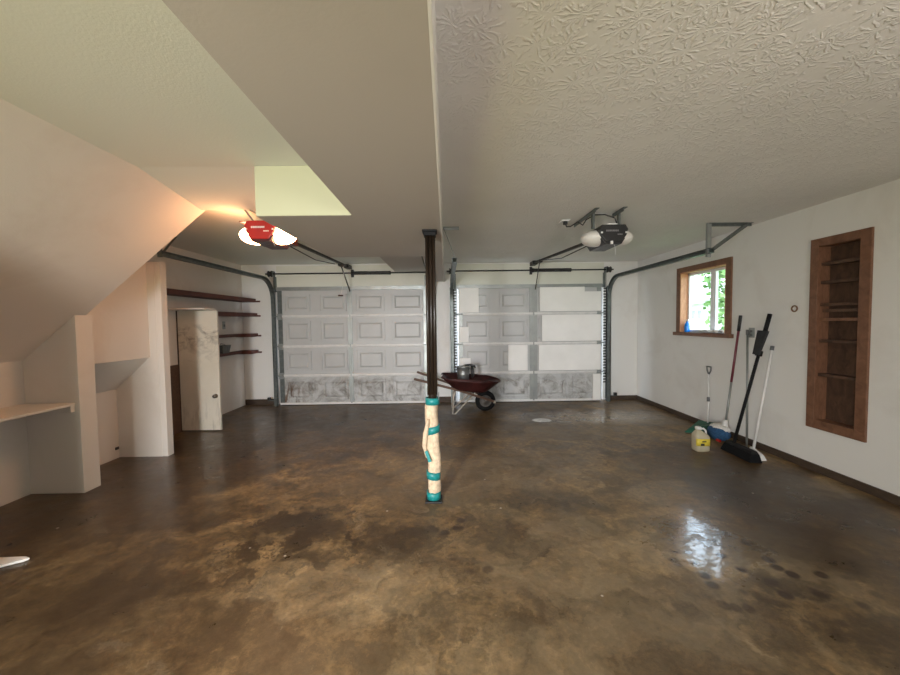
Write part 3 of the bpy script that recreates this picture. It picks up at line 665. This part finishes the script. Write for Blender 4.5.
# carpet wrap: lumpy overlapping roll
n_, rings = 28, 26; vs = []; fs = []
for i in range(rings):
    z = .03+(.86-.03)*i/(rings-1)
    for j_ in range(n_):
        th = 2*math.pi*j_/n_
        r = .054+.004*math.sin(3*th+z*7)+.003*math.sin(z*23+th)
        pinch = min(abs(z-.85), abs(z-.605), abs(z-.22), abs(z-.05)); r *= (.93 if pinch < .03 else 1.0)
        if abs(((th-4.35+math.pi) % (2*math.pi))-math.pi) < .16: r -= .016
        sway = .006*math.sin(z*6)
        vs.append((px+sway+math.cos(th)*r, py+math.sin(th)*r, z))
for i in range(rings-1):
    for j_ in range(n_): fs.append((i*n_+j_, i*n_+(j_+1) % n_, (i+1)*n_+(j_+1) % n_, (i+1)*n_+j_))
fs += [tuple(reversed(range(n_))), tuple((rings-1)*n_+k for k in range(n_))]
MB().add(vs, fs, True).build('carpet_wrap', 'carpet_tan', po)
MB().tube([(px-.035, py-.05, .70), (px-.058, py-.045, .58), (px-.070, py-.04, .48), (px-.052, py-.052, .38)], [.012, .022, .02, .008], 10).build('carpet_flap', 'carpet_tan', po)
for (z0_, z1_, tilt) in ((.815, .872, 0), (.575, .635, .022), (.19, .25, -.012), (.018, .08, 0)):
    m = MB(); vs = []; n_ = 28
    for (zz, rr) in ((z0_, .05), (z0_, .0585), (z1_, .0585), (z1_, .05)):
        for j_ in range(n_):
            th = 2*math.pi*j_/n_; vs.append((px+math.cos(th)*rr, py+math.sin(th)*rr, zz+tilt*math.cos(th)*.6))
    fs = [(i*n_+j_, i*n_+(j_+1) % n_, ((i+1) % 4)*n_+(j_+1) % n_, ((i+1) % 4)*n_+j_) for i in range(4) for j_ in range(n_)]
    m.add(vs, fs, True).build('tape_band', 'tape_teal', po)
MB().bar((px-.056, py-.060, .44), (px-.024, py-.066, .35), .026, .004, up=(0, 1, 0)).build('tape_tail', 'tape_teal', po)
MB().tube([(px+.046, py-.03, .86), (px+.055, py-.04, .92), (px+.05, py-.05, .86)], .003, 6).build('wire_loop', 'galv', po)

# ------------------------------------------------------------------ wheelbarrow (beside the right door, pointing right)
wx, wy = .35, 6.14
wb = thing('wheelbarrow', (wx, wy, 0), 'rusty dark red wheelbarrow parked in front of the garage doors', 'wheelbarrow')
zr = .565
rim_t = [(-.02, wy-.33), (.62, wy-.34), (.84, wy-.20), (.875, wy), (.84, wy+.20), (.62, wy+.34), (-.02, wy+.33), (-.06, wy)]
rim_z = [.60, .55, .52, .515, .52, .55, .60, .605]
bot = [(.22, wy-.17), (.50, wy-.17), (.58, wy-.10), (.60, wy), (.58, wy+.10), (.50, wy+.17), (.22, wy+.17), (.20, wy)]
bz_ = [.375, .335, .33, .33, .33, .335, .375, .38]
def smooth_loop(pts, k=6):
    pts = [Vector(p) for p in pts]; n = len(pts); out = []
    for i in range(n):
        p0, p1, p2, p3 = pts[i-1], pts[i], pts[(i+1) % n], pts[(i+2) % n]
        for q in range(k):
            u = q/k; out.append(.5*((2*p1)+(-p0+p2)*u+(2*p0-5*p1+4*p2-p3)*u*u+(-p0+3*p1-3*p2+p3)*u**3))
    return out
top_l = smooth_loop([(x, y, z) for (x, y), z in zip(rim_t, rim_z)]); bot_l = smooth_loop([(x, y, z) for (x, y), z in zip(bot, bz_)])
n_ = len(top_l); rows = [top_l]
for t_ in (.25, .5, .75, .92):
    e_ = t_**1.25
    rows.append([a.lerp(b, t_*.82+.0*e_)-Vector((0, 0, (a.z-b.z)*(t_-t_*.82)*.9)) for a, b in zip(top_l, bot_l)])
rows.append([a.lerp(sum(bot_l, Vector())/n_, .12) for a in bot_l])
vs = [p for r_ in rows for p in r_]; fs = [(k*n_+i, k*n_+(i+1) % n_, (k+1)*n_+(i+1) % n_, (k+1)*n_+i) for k in range(len(rows)-1) for i in range(n_)]
fs.append(tuple((len(rows)-1)*n_+i for i in range(n_)))
MB().add(vs, fs, True).build('tray', 'tray_red', wb, solid=.006)
MB().tube(top_l+[top_l[0]], .011, 8, caps=False).build('rolled_rim', 'tray_red', wb)
for sg in (-1, 1):
    yh = wy+sg*.27; yf = wy+sg*.085
    MB().bar((-.52, yh+sg*.03, .60 if sg < 0 else .63), (.20, wy+sg*.20, .385), .036, .036).bar((.20, wy+sg*.20, .385), (.80, yf, .165), .036, .036).build('handle', 'ash_handle', wb, bevel=.006)
    MB().tube([(.14, wy+sg*.22, .385), (.11, wy+sg*.22, .30), (.085, wy+sg*.23, .012), (.13, wy+sg*.23, .012), (.36, wy+sg*.17, .24), (.44, wy+sg*.15, .315)], .013, 8).build('leg', 'leg_steel', wb)
    MB().bar((.44, wy+sg*.14, .33), (.50, wy+sg*.15, .30), .03, .006).build('tray_brace', 'leg_steel', wb)
MB().box(.76, .80, wy-.11, wy+.11, .145, .185).build('nose_bar', 'leg_steel', wb, bevel=.005)
wc = (.64, wy, .172)
wh = MB().lathe([(.10, -.035), (.135, -.042), (.16, -.032), (.172, 0), (.16, .032), (.135, .042), (.10, .035)], wc, (0, 1, 0), 32, close=True).build('wheel', 'tire_rubber', wb)
MB().lathe([(0, -.022), (.03, -.03), (.04, -.02), (.095, -.026), (.107, -.03), (.107, .03), (.095, .026), (.04, .02), (.03, .03), (0, .022)], wc, (0, 1, 0), 28).build('rim', 'rim_grey', wh)
MB().tube([(wc[0], wy-.11, wc[2]+.03), (wc[0], wy+.11, wc[2]+.03)], .008, 8).build('axle', 'leg_steel', wb)
# pail standing in the tray
bk = thing('metal_pail', (.275, 6.14, .392), 'dull galvanised pail standing in the wheelbarrow tray', 'bucket')
MB().lathe([(0, .004), (.085, .004), (.088, 0), (.092, .01), (.101, .12), (.103, .125), (.101, .13), (.109, .24), (.116, .245), (.116, .252), (.108, .254), (.104, .24), (.09, .02), (0, .014)], (.275, 6.14, .50), (0, 0, 1), 30).build('pail_body', 'pail_zinc', bk)
for k in range(1): pass
arc = [(.275+.112*math.cos(a), 6.14-.02-.10*math.sin(a)*.55, .735+.0*math.sin(a)-.045*math.sin(a)) for a in [math.pi*i/14 for i in range(15)]]
MB().tube(arc, .004, 6).build('bail_handle', 'steel_dark', bk)
gl = MB()
gl.tube([(.30, 6.115, .778), (.36, 6.10, .782), (.405, 6.09, .782), (.45, 6.08, .765), (.475, 6.075, .735)], [.010, .016, .02, .018, .010], 10)
gl.tube([(.42, 6.08, .765), (.43, 6.06, .69), (.445, 6.05, .62), (.43, 6.04, .595)], [.018, .02, .016, .008], 10)
gl.tube([(.408, 6.075, .765), (.412, 6.05, .67), (.415, 6.03, .57)], [.016, .020, .012], 10)
tag(gl.build('work_glove', 'black_plastic'), 'black glove draped over the rim of the metal pail', 'glove')

# ------------------------------------------------------------------ wall shelves and the far left corner
def shelf_board(name, z, t_, y0_, y1_, xf, label, left=True):
    s_ = thing(name, (XL+.1, y1_, z), label, 'shelf', 'dark red wall shelves')
    m = MB()
    if left: m.box(XL, xf, y0_, YB-.0, z-t_, z)
    else: m.box(XL, xf, YB-.26, YB, z-t_, z).box(XL, XL+.11, y0_, YB-.26, z-t_*.8, z)
    m.build('board', 'shelf_wood', s_, bevel=.003)
    MB().box(XL, -3.42, YB-.02, YB, z-t_-.0, z-t_+.030).build('cleat', 'shelf_wood', s_, bevel=.002)
    return s_
shelf_board('wall_shelf', 1.965, .065, 4.32, YB, -3.50, 'topmost dark red shelf, longest of the four, reaching back over the old door')
shelf_board('wall_shelf', 1.70, .065, 5.30, YB, -3.48, 'second dark red shelf from the top, level with the old door top')
shelf_board('wall_shelf', 1.33, .06, 5.4, YB, -3.48, 'third dark red shelf from the top, bare', False)
shelf_board('wall_shelf', 1.025, .06, 5.4, YB, -3.48, 'lowest dark red shelf, with the small grey basket on it', False)
bs = thing('small_basket', (-3.69, 6.16, 1.025), 'small dark grey basket on the lowest corner shelf', 'basket')
bm_ = MB()
A = [(-3.742, 6.07, 1.026), (-3.65, 6.07, 1.026), (-3.65, 6.24, 1.026), (-3.742, 6.24, 1.026)]
B = [(-3.748, 6.04, 1.15), (-3.635, 6.04, 1.15), (-3.635, 6.27, 1.15), (-3.748, 6.27, 1.15)]
bm_.add(A+B, [(3, 2, 1, 0), (0, 1, 5, 4), (1, 2, 6, 5), (2, 3, 7, 6), (3, 0, 4, 7)])
bm_.build('basket_body', 'basket_grey', bs, solid=.005)
MB().tube(B+[B[0]], .006, 6).build('basket_rim', 'basket_grey', bs)
MB().tube([(-3.69, 6.04, 1.15), (-3.69, 6.09, 1.19), (-3.69, 6.19, 1.165)], .004, 6).build('basket_handle', 'basket_grey', bs)
sw = thing('wall_switch', (XL, 6.28, 1.43), 'small grey switch plate between the dark shelves', 'switch')
MB().box(XL, XL+.008, 6.24, 6.32, 1.42, 1.55).build('switch_plate', 'galv', sw, bevel=.003)
MB().box(XL+.008, XL+.02, 6.27, 6.29, 1.46, 1.50).build('toggle', 'grey_plastic', sw)
# closet door standing open
dl = thing('door_3', (-3.49, 5.2, 0), 'scuffed cream closet door standing open by the partition', 'door', None, 'structure')
MB().box(-3.735, -3.19, 5.19, 5.225, .015, 1.695).build('door_leaf', 'leaf_door', dl, bevel=.003)
for sy_ in (-1, 1):
    yk = 5.19 if sy_ < 0 else 5.225
    MB().lathe([(.0, .05), (.022, .048), (.028, .035), (.02, .02), (.01, .014), (.01, .004), (.03, .003), (.03, 0)], (-3.245, yk, .50), (0, sy_, 0), 16).build('door_knob', 'knob_metal', dl)
MB().box(XL, -3.735, 5.185, 5.23, 0, 1.70).build('hinge_stile', 'base_wood', dl)
struct(MB().box(XL, XL+.012, 4.31, 5.18, 0, .95).build('wall_left_panel', 'ash_handle'), 'brown boarded lower wall beside the old door')
tag(MB().box(XL, -3.19, 4.92, 5.18, 1.703, 1.722).build('closet_top_board', 'wall_cream', bevel=.002), 'thin pale board above the old closet door', 'board')

# shelf under the stairs, near left
us = thing('understairs_shelf', (-3.53, 2.0, .75), 'long cream shelf under the sloping stairs', 'shelf')
MB().box(XL, -3.305, 1.28, 3.298, .798, .82).build('board', 'wall_cream', us, bevel=.003)
MB().box(XL, -3.312, 3.262, 3.298, .742, .797).build('cleat', 'wall_cream', us, bevel=.003)
# thin black outlet on niche wall
MB_o = MB().box(-3.745, -3.735, 4.15, 4.19, .10, .13)
tag(MB_o.build('cable_stub', 'black_plastic'), 'tiny black cable stub low in the understairs niche', 'cable')

# ------------------------------------------------------------------ recessed wooden cabinet on the right wall
cb = thing('recessed_cabinet', (XR, 3.34, .423), 'tall narrow cedar shelf niche set into the right wall', 'wall cabinet')
ya, yb_, za, zb_ = 3.15, 3.53, .50, 2.18
fr = MB()
fr.box(XR-.02, XR+.002, ya-.075, ya+.012, .425, 2.245).box(XR-.02, XR+.002, yb_-.012, yb_+.065, .425, 2.245)
fr.box(XR-.019, XR+.002, ya+.012, yb_-.012, zb_-.01, 2.245).box(XR-.019, XR+.002, ya+.012, yb_-.012, .425, za+.01)
fr.build('face_frame', 'cedar', cb, bevel=.003)
MB().box(XR+.10, XR+.115, ya, yb_, za, zb_).build('back_panel', 'rough_ply', cb)
MB().box(XR+.001, XR+.10, ya, ya+.012, za, zb_).box(XR+.001, XR+.10, yb_-.012, yb_, za, zb_).box(XR+.001, XR+.10, ya, yb_, zb_-.012, zb_).box(XR+.001, XR+.10, ya, yb_, za, za+.012).build('side_lining', 'cedar', cb)
for z in (2.01, 1.835, 1.625, 1.485, 1.28, .955):
    MB().box(XR+.012, XR+.10, ya+.012, yb_-.012, z-.022, z+.006).build('shelf', 'rough_ply' if z != 1.485 else 'cedar', cb)
MB().box(XR+.03, XR+.04, ya+.02, yb_-.02, 1.545, 1.575).build('ledge_strip', 'ash_handle', cb)
# small oval fitting on the wall
hk = thing('wall_fitting', (XR, 3.76, 1.56), 'small brown oval ring on the wall beside the cedar niche', 'wall fitting')
rg = [(XR-.006, 3.76+(.030)*math.cos(a), 1.59+.020*math.sin(a)+(.008 if math.sin(a) > 0 else -.01)*abs(math.sin(a))) for a in [2*math.pi*i/24 for i in range(25)]]
MB().tube(rg, .007, 8, caps=False).build('ring', 'brass_brown', hk)
MB().ball((XR-.002, 3.76, 1.588), (.006, .028, .018), 8, 16).build('centre_cap', 'white_plastic', hk)

# ------------------------------------------------------------------ brooms by the right wall
def pole(name, a, b, r, mat_, parent): return MB().tube([a, b], r, 12).build(name, mat_, parent)
# green scoop with D handle
sc = thing('scoop_shovel', (3.42, 4.80, 0), 'green scoop with a slim white pole and dark D-grip', 'dustpan')
top = Vector((3.535, 4.93, .80)); bt = Vector((3.44, 4.80, .10))
pole('pole', bt, bt.lerp(top, .93), .011, 'white_plastic', sc)
MB().tube([bt.lerp(top, .92), top+Vector((0, -.035, .0)), top+Vector((0, -.04, .05)), top+Vector((0, .04, .05)), top+Vector((0, .035, 0)), bt.lerp(top, .92)], .009, 8).build('grip', 'grey_plastic', sc)
pole('clip', bt.lerp(top, .42), bt.lerp(top, .50), .018, 'grey_plastic', sc)
m = MB(); A = [(3.10, 4.78, .006), (3.36, 4.62, .006), (3.54, 4.72, .006), (3.40, 4.98, .006)]; B = [(3.20, 4.80, .06), (3.38, 4.68, .12), (3.52, 4.74, .14), (3.40, 4.92, .13)]
m.hexa(A, B); m.build('scoop', 'green_plastic', sc, bevel=.012)
# jug
jg = thing('plastic_jug', (2.88, 4.13, 0), 'squat cloudy plastic jug with a yellow label on the floor', 'jug')
def rrect(cx, cy, hx, hy, z, n=24):
    return [(cx+hx*math.copysign(abs(math.cos(t))**.5, math.cos(t)), cy+hy*math.copysign(abs(math.sin(t))**.5, math.sin(t)), z) for t in [2*math.pi*i/n for i in range(n)]]
def loft(sections):
    n = len(sections[0]); vs = [p for s_ in sections for p in s_]; fs = []
    for i in range(len(sections)-1):
        for k in range(n): fs.append((i*n+k, i*n+(k+1) % n, (i+1)*n+(k+1) % n, (i+1)*n+k))
    fs += [tuple(reversed(range(n))), tuple((len(sections)-1)*n+k for k in range(n))]
    return MB().add(vs, fs, True)
cx, cy = 2.88, 4.13
loft([rrect(cx, cy, .072, .06, .0), rrect(cx, cy, .08, .066, .012), rrect(cx, cy, .08, .066, .16), rrect(cx-.01, cy, .07, .058, .19), rrect(cx-.025, cy, .035, .032, .225), rrect(cx-.03, cy, .024, .024, .235), rrect(cx-.03, cy, .024, .024, .25)]).build('jug_body', 'jug_plastic', jg)
loft([rrect(cx-.03, cy, .028, .028, .246), rrect(cx-.03, cy, .028, .028, .27), rrect(cx-.03, cy, .024, .024, .274)]).build('cap', 'white_plastic', jg)
MB().tube([(cx-.005, cy, .245), (cx+.03, cy, .25), (cx+.055, cy, .225), (cx+.06, cy, .18)], .011, 10).build('handle', 'white_plastic', jg)
lb = MB()
vs = []; fs = []
for zz in (.07, .15):
    for k in range(9):
        a = math.radians(200+k*14); vs.append((cx+.083*math.copysign(abs(math.cos(a))**.5, math.cos(a)), cy+.0695*math.copysign(abs(math.sin(a))**.5, math.sin(a)), zz))
fs = [(k, k+1, 9+k+1, 9+k) for k in range(8)]
lb.add(vs, fs, True).build('label', 'label_yellow', jg, solid=.002)
MB().box(cx-.045, cx-.005, cy-.074, cy-.0705, .075, .10).build('label_print', 'label_dark', jg)
MB().box(cx-.03, cx+.015, cy-.074, cy-.0705, .115, .128).build('label_print', 'label_dark', jg)
# blue and white mop on a maroon pole
mp = thing('mop', (3.33, 4.46, 0), 'maroon-handled mop with black grip and a blue and white head', 'mop')
tp = Vector((3.55, 4.43, 1.53)); bt = Vector((3.38, 4.42, .19))
pole('pole', bt.lerp(tp, .40), bt.lerp(tp, .87), .013, 'maroon_paint', mp)
pole('lower_pole', bt, bt.lerp(tp, .41), .012, 'galv', mp)
pole('grip', bt.lerp(tp, .86), tp, .018, 'black_plastic', mp)
MB().ball((3.33, 4.46, .095), (.10, .15, .092), 12, 22, lambda d: 1+.06*math.sin(d.x*9+d.y*13)).build('blue_head', 'blue_fibre', mp)
MB().ball((3.35, 4.46, .155), (.085, .135, .05), 10, 20, lambda d: 1+.07*math.sin(d.x*11+d.y*9)).build('white_top', 'white_fibre', mp)
MB().lathe([(.0, 0), (.035, 0), (.03, .05), (.02, .09), (0, .09)], (3.375, 4.42, .175), (.1, 0, 1), 14).build('socket', 'white_plastic', mp)
MB().box(3.225, 3.245, 4.30, 4.36, .03, .055).build('tag', 'red_plastic', mp)
# grey pole
gp = thing('grey_pole', (3.42, 4.2, 0), 'slim grey stick leaning between the maroon mop and black broom', 'pole')
pole('stick', (3.42, 4.14, .006), (3.555, 4.33, 1.33), .011, 'galv', gp)
pole('end_cap', (3.552, 4.325, 1.30), (3.557, 4.333, 1.36), .016, 'grey_plastic', gp)
op = thing('wall_outlet', (XR, 4.30, 1.27), 'bluish grey outlet plate just behind the leaning poles', 'outlet')
MB().box(XR-.008, XR, 4.245, 4.325, 1.27, 1.385).build('cover_plate', 'galv', op, bevel=.003)
for zz in (1.30, 1.345): MB().box(XR-.011, XR-.008, 4.27, 4.30, zz-.012, zz+.012).build('socket', 'grey_plastic', op)
# black push broom with clip-on pan
br = thing('push_broom', (3.24, 3.95, 0), 'black push broom with a dark dustpan clipped high on its handle', 'broom')
tp = Vector((3.545, 4.02, 1.54)); bt = Vector((3.20, 4.05, .11))
pole('pole', bt, bt.lerp(tp, .86), .016, 'matte_black', br)
pole('grip', bt.lerp(tp, .85), tp, .021, 'matte_black', br)
MB().hexa([(3.155, 4.14, .085), (3.145, 3.75, .085), (3.225, 3.74, .085), (3.235, 4.13, .085)], [(3.165, 4.13, .115), (3.155, 3.77, .115), (3.215, 3.76, .115), (3.225, 4.12, .115)]).build('broom_block', 'matte_black', br, bevel=.008)
MB().hexa([(3.125, 4.16, .003), (3.115, 3.73, .003), (3.235, 3.71, .003), (3.245, 4.15, .003)], [(3.155, 4.14, .088), (3.145, 3.75, .088), (3.225, 3.74, .088), (3.235, 4.13, .088)]).build('bristles', 'bristle_black', br, bevel=.006)
ax = (tp-bt).normalized(); c_ = bt.lerp(tp, .80); sd = Vector((0, 1, 0)); sd = (sd-ax*sd.dot(ax)).normalized(); nn = ax.cross(sd).normalized()
pan = []
for (u, w_) in ((-.17, -.04), (-.17, .04), (.10, .06), (.10, -.075)): pan.append(c_+ax*u+sd*(w_-.005))
A = [p+nn*.018 for p in pan]; B = [p+nn*.045 for p in pan]
if (A[0]-Vector((3.57, 0, 0))).x > 0 or nn.x > 0: A = [p-nn*.018 for p in pan]; B = [p-nn*.05 for p in pan]
MB().hexa(A, B).build('clip_on_pan', 'matte_charcoal', br, bevel=.006)
MB().bar(c_-ax*.18+nn*.0, c_-ax*.12, .05, .05).build('pan_clip', 'matte_black', br, bevel=.006)
# white broom / squeegee
wbm = thing('white_pole_brush', (3.31, 3.85, 0), 'white-handled floor brush with a grey tip, nearest of the leaning tools', 'brush')
tp = Vector((3.55, 3.985, 1.19)); bt = Vector((3.312, 3.92, .08))
pole('pole', bt, bt.lerp(tp, .965), .0135, 'white_plastic', wbm)
pole('tip', bt.lerp(tp, .96), tp, .018, 'grey_plastic', wbm)
MB().hexa([(3.275, 3.97, .004), (3.265, 3.77, .004), (3.335, 3.77, .004), (3.345, 3.97, .004)], [(3.295, 3.95, .10), (3.285, 3.80, .06), (3.32, 3.80, .06), (3.33, 3.95, .10)]).build('brush_head', 'white_plastic', wbm, bevel=.006)

# ------------------------------------------------------------------ sill things, sensors, scraps
bo = thing('spray_bottle', (XR+.06, 5.52, 1.30), 'blue cleaning bottle in the corner of the window sill', 'bottle')
MB().lathe([(0, 0), (.034, 0), (.036, .01), (.036, .09), (.028, .125), (.013, .15), (.013, .165), (0, .165)], (XR+.05, 5.53, 1.30), (0, 0, 1), 18).build('bottle_body', 'blue_bottle', bo)
MB().box(XR+.038, XR+.062, 5.495, 5.55, 1.463, 1.49).build('spray_head', 'white_plastic', bo, bevel=.004)
m = MB(); vs = []; fs = []
for i in range(7):
    for k in range(5):
        vs.append((XR-.065+.12*k/4, 4.76+.42*i/6, 1.306+.042*abs(math.sin(i*1.7+k*1.1))))
for i in range(6):
    for k in range(4): fs.append((i*5+k, i*5+k+1, (i+1)*5+k+1, (i+1)*5+k))
tag(m.add(vs, fs).build('crumpled_paper', 'paper', solid=.004), 'crumpled white papers lying on the window sill', 'paper')
for x, sg, lab in ((-3.145, -1, 'black safety sensor low beside the rail under the dark shelves'), (2.998, 1, 'black safety sensor low on the right-hand door rail')):
    s_ = thing('safety_sensor', (x+sg*.05, 6.72, .09), lab, 'sensor', 'door safety sensors')
    MB().box(x+sg*.0, x+sg*.11, 6.70, 6.725, .10, .112).build('bracket', 'galv_dark', s_)
    MB().box(x+sg*.06, x+sg*.11, 6.68, 6.725, .112, .165).build('eye_housing', 'black_plastic', s_, bevel=.005)
m = MB(); n_ = 10
out = [(-3.0, 2.22), (-2.80, 2.27), (-2.715, 2.325), (-2.70, 2.35), (-2.74, 2.365), (-2.86, 2.36), (-3.0, 2.36)]
tag(m.prism(out, 'z', .001, .018).build('foam_scrap', 'paper', bevel=.006), 'white foam scrap on the floor at the left edge', 'scrap')

# ------------------------------------------------------------------ outside the window
tag(MB().box(-40, 60, -40, 60, -.45, -.20).build('lawn', 'lawn'), 'green lawn outside', None, None, 'structure')
struct(MB().box(-4.5, 4.5, 7.04, 58, -.21, -.03).build('driveway', 'driveway'), 'pale concrete driveway outside the garage doors')
ho = thing('house', (16, 24, -.2), 'white house seen through the left pane of the window', 'house')
MB().box(14, 20, 19.6, 32, -.2, 2.45).build('wall', 'siding', ho)
MB().prism([(13.5, 2.452), (17, 4.4), (20.5, 2.40)], 'y', 19.2, 32.4).build('roof', 'siding', ho)
MB().box(13.45, 13.52, 19.2, 32.4, 2.30, 2.42).build('gutter', 'roof_grey', ho)
for yy in (20.35, 20.85, 21.35):
    MB().box(13.97, 14.0, yy-.12, yy+.12, 1.5, 1.95).build('window', 'house_glass', ho)
def tree(x, y, h, r, label, seed):
    rnd = random.Random(seed)
    t = thing('tree', (x, y, -.2), label, 'tree', 'trees outside the window')
    MB().tube([(x, y, -.2), (x+.1, y+.05, h*.4), (x-.05, y, h*.8)], [.16, .12, .05], 8).build('trunk', 'bark', t)
    m = MB()
    for k in range(1700):
        d = Vector((rnd.gauss(0, 1), rnd.gauss(0, 1), rnd.gauss(0, 1))).normalized()*(rnd.random()**.45)
        c = Vector((x+d.x*r, y+d.y*r, h*.58+d.z*h*.52)); a = Vector((rnd.gauss(0, 1), rnd.gauss(0, 1), rnd.gauss(0, .6))).normalized()*rnd.uniform(.08, .17)
        b = a.cross(Vector((rnd.gauss(0, 1), rnd.gauss(0, 1), rnd.gauss(0, 1)))).normalized()*rnd.uniform(.05, .10)
        m.add([c-a, c+b, c+a, c-b], [(0, 1, 2, 3)])
    m.build('foliage', 'leaf', t)
tree(9.8, 12.15, 4.4, 1.15, 'leafy green tree filling the right pane of the window', 3)
tree(23.5, 33.2, 8.5, 2.2, 'distant green tree over the white house roof', 5)
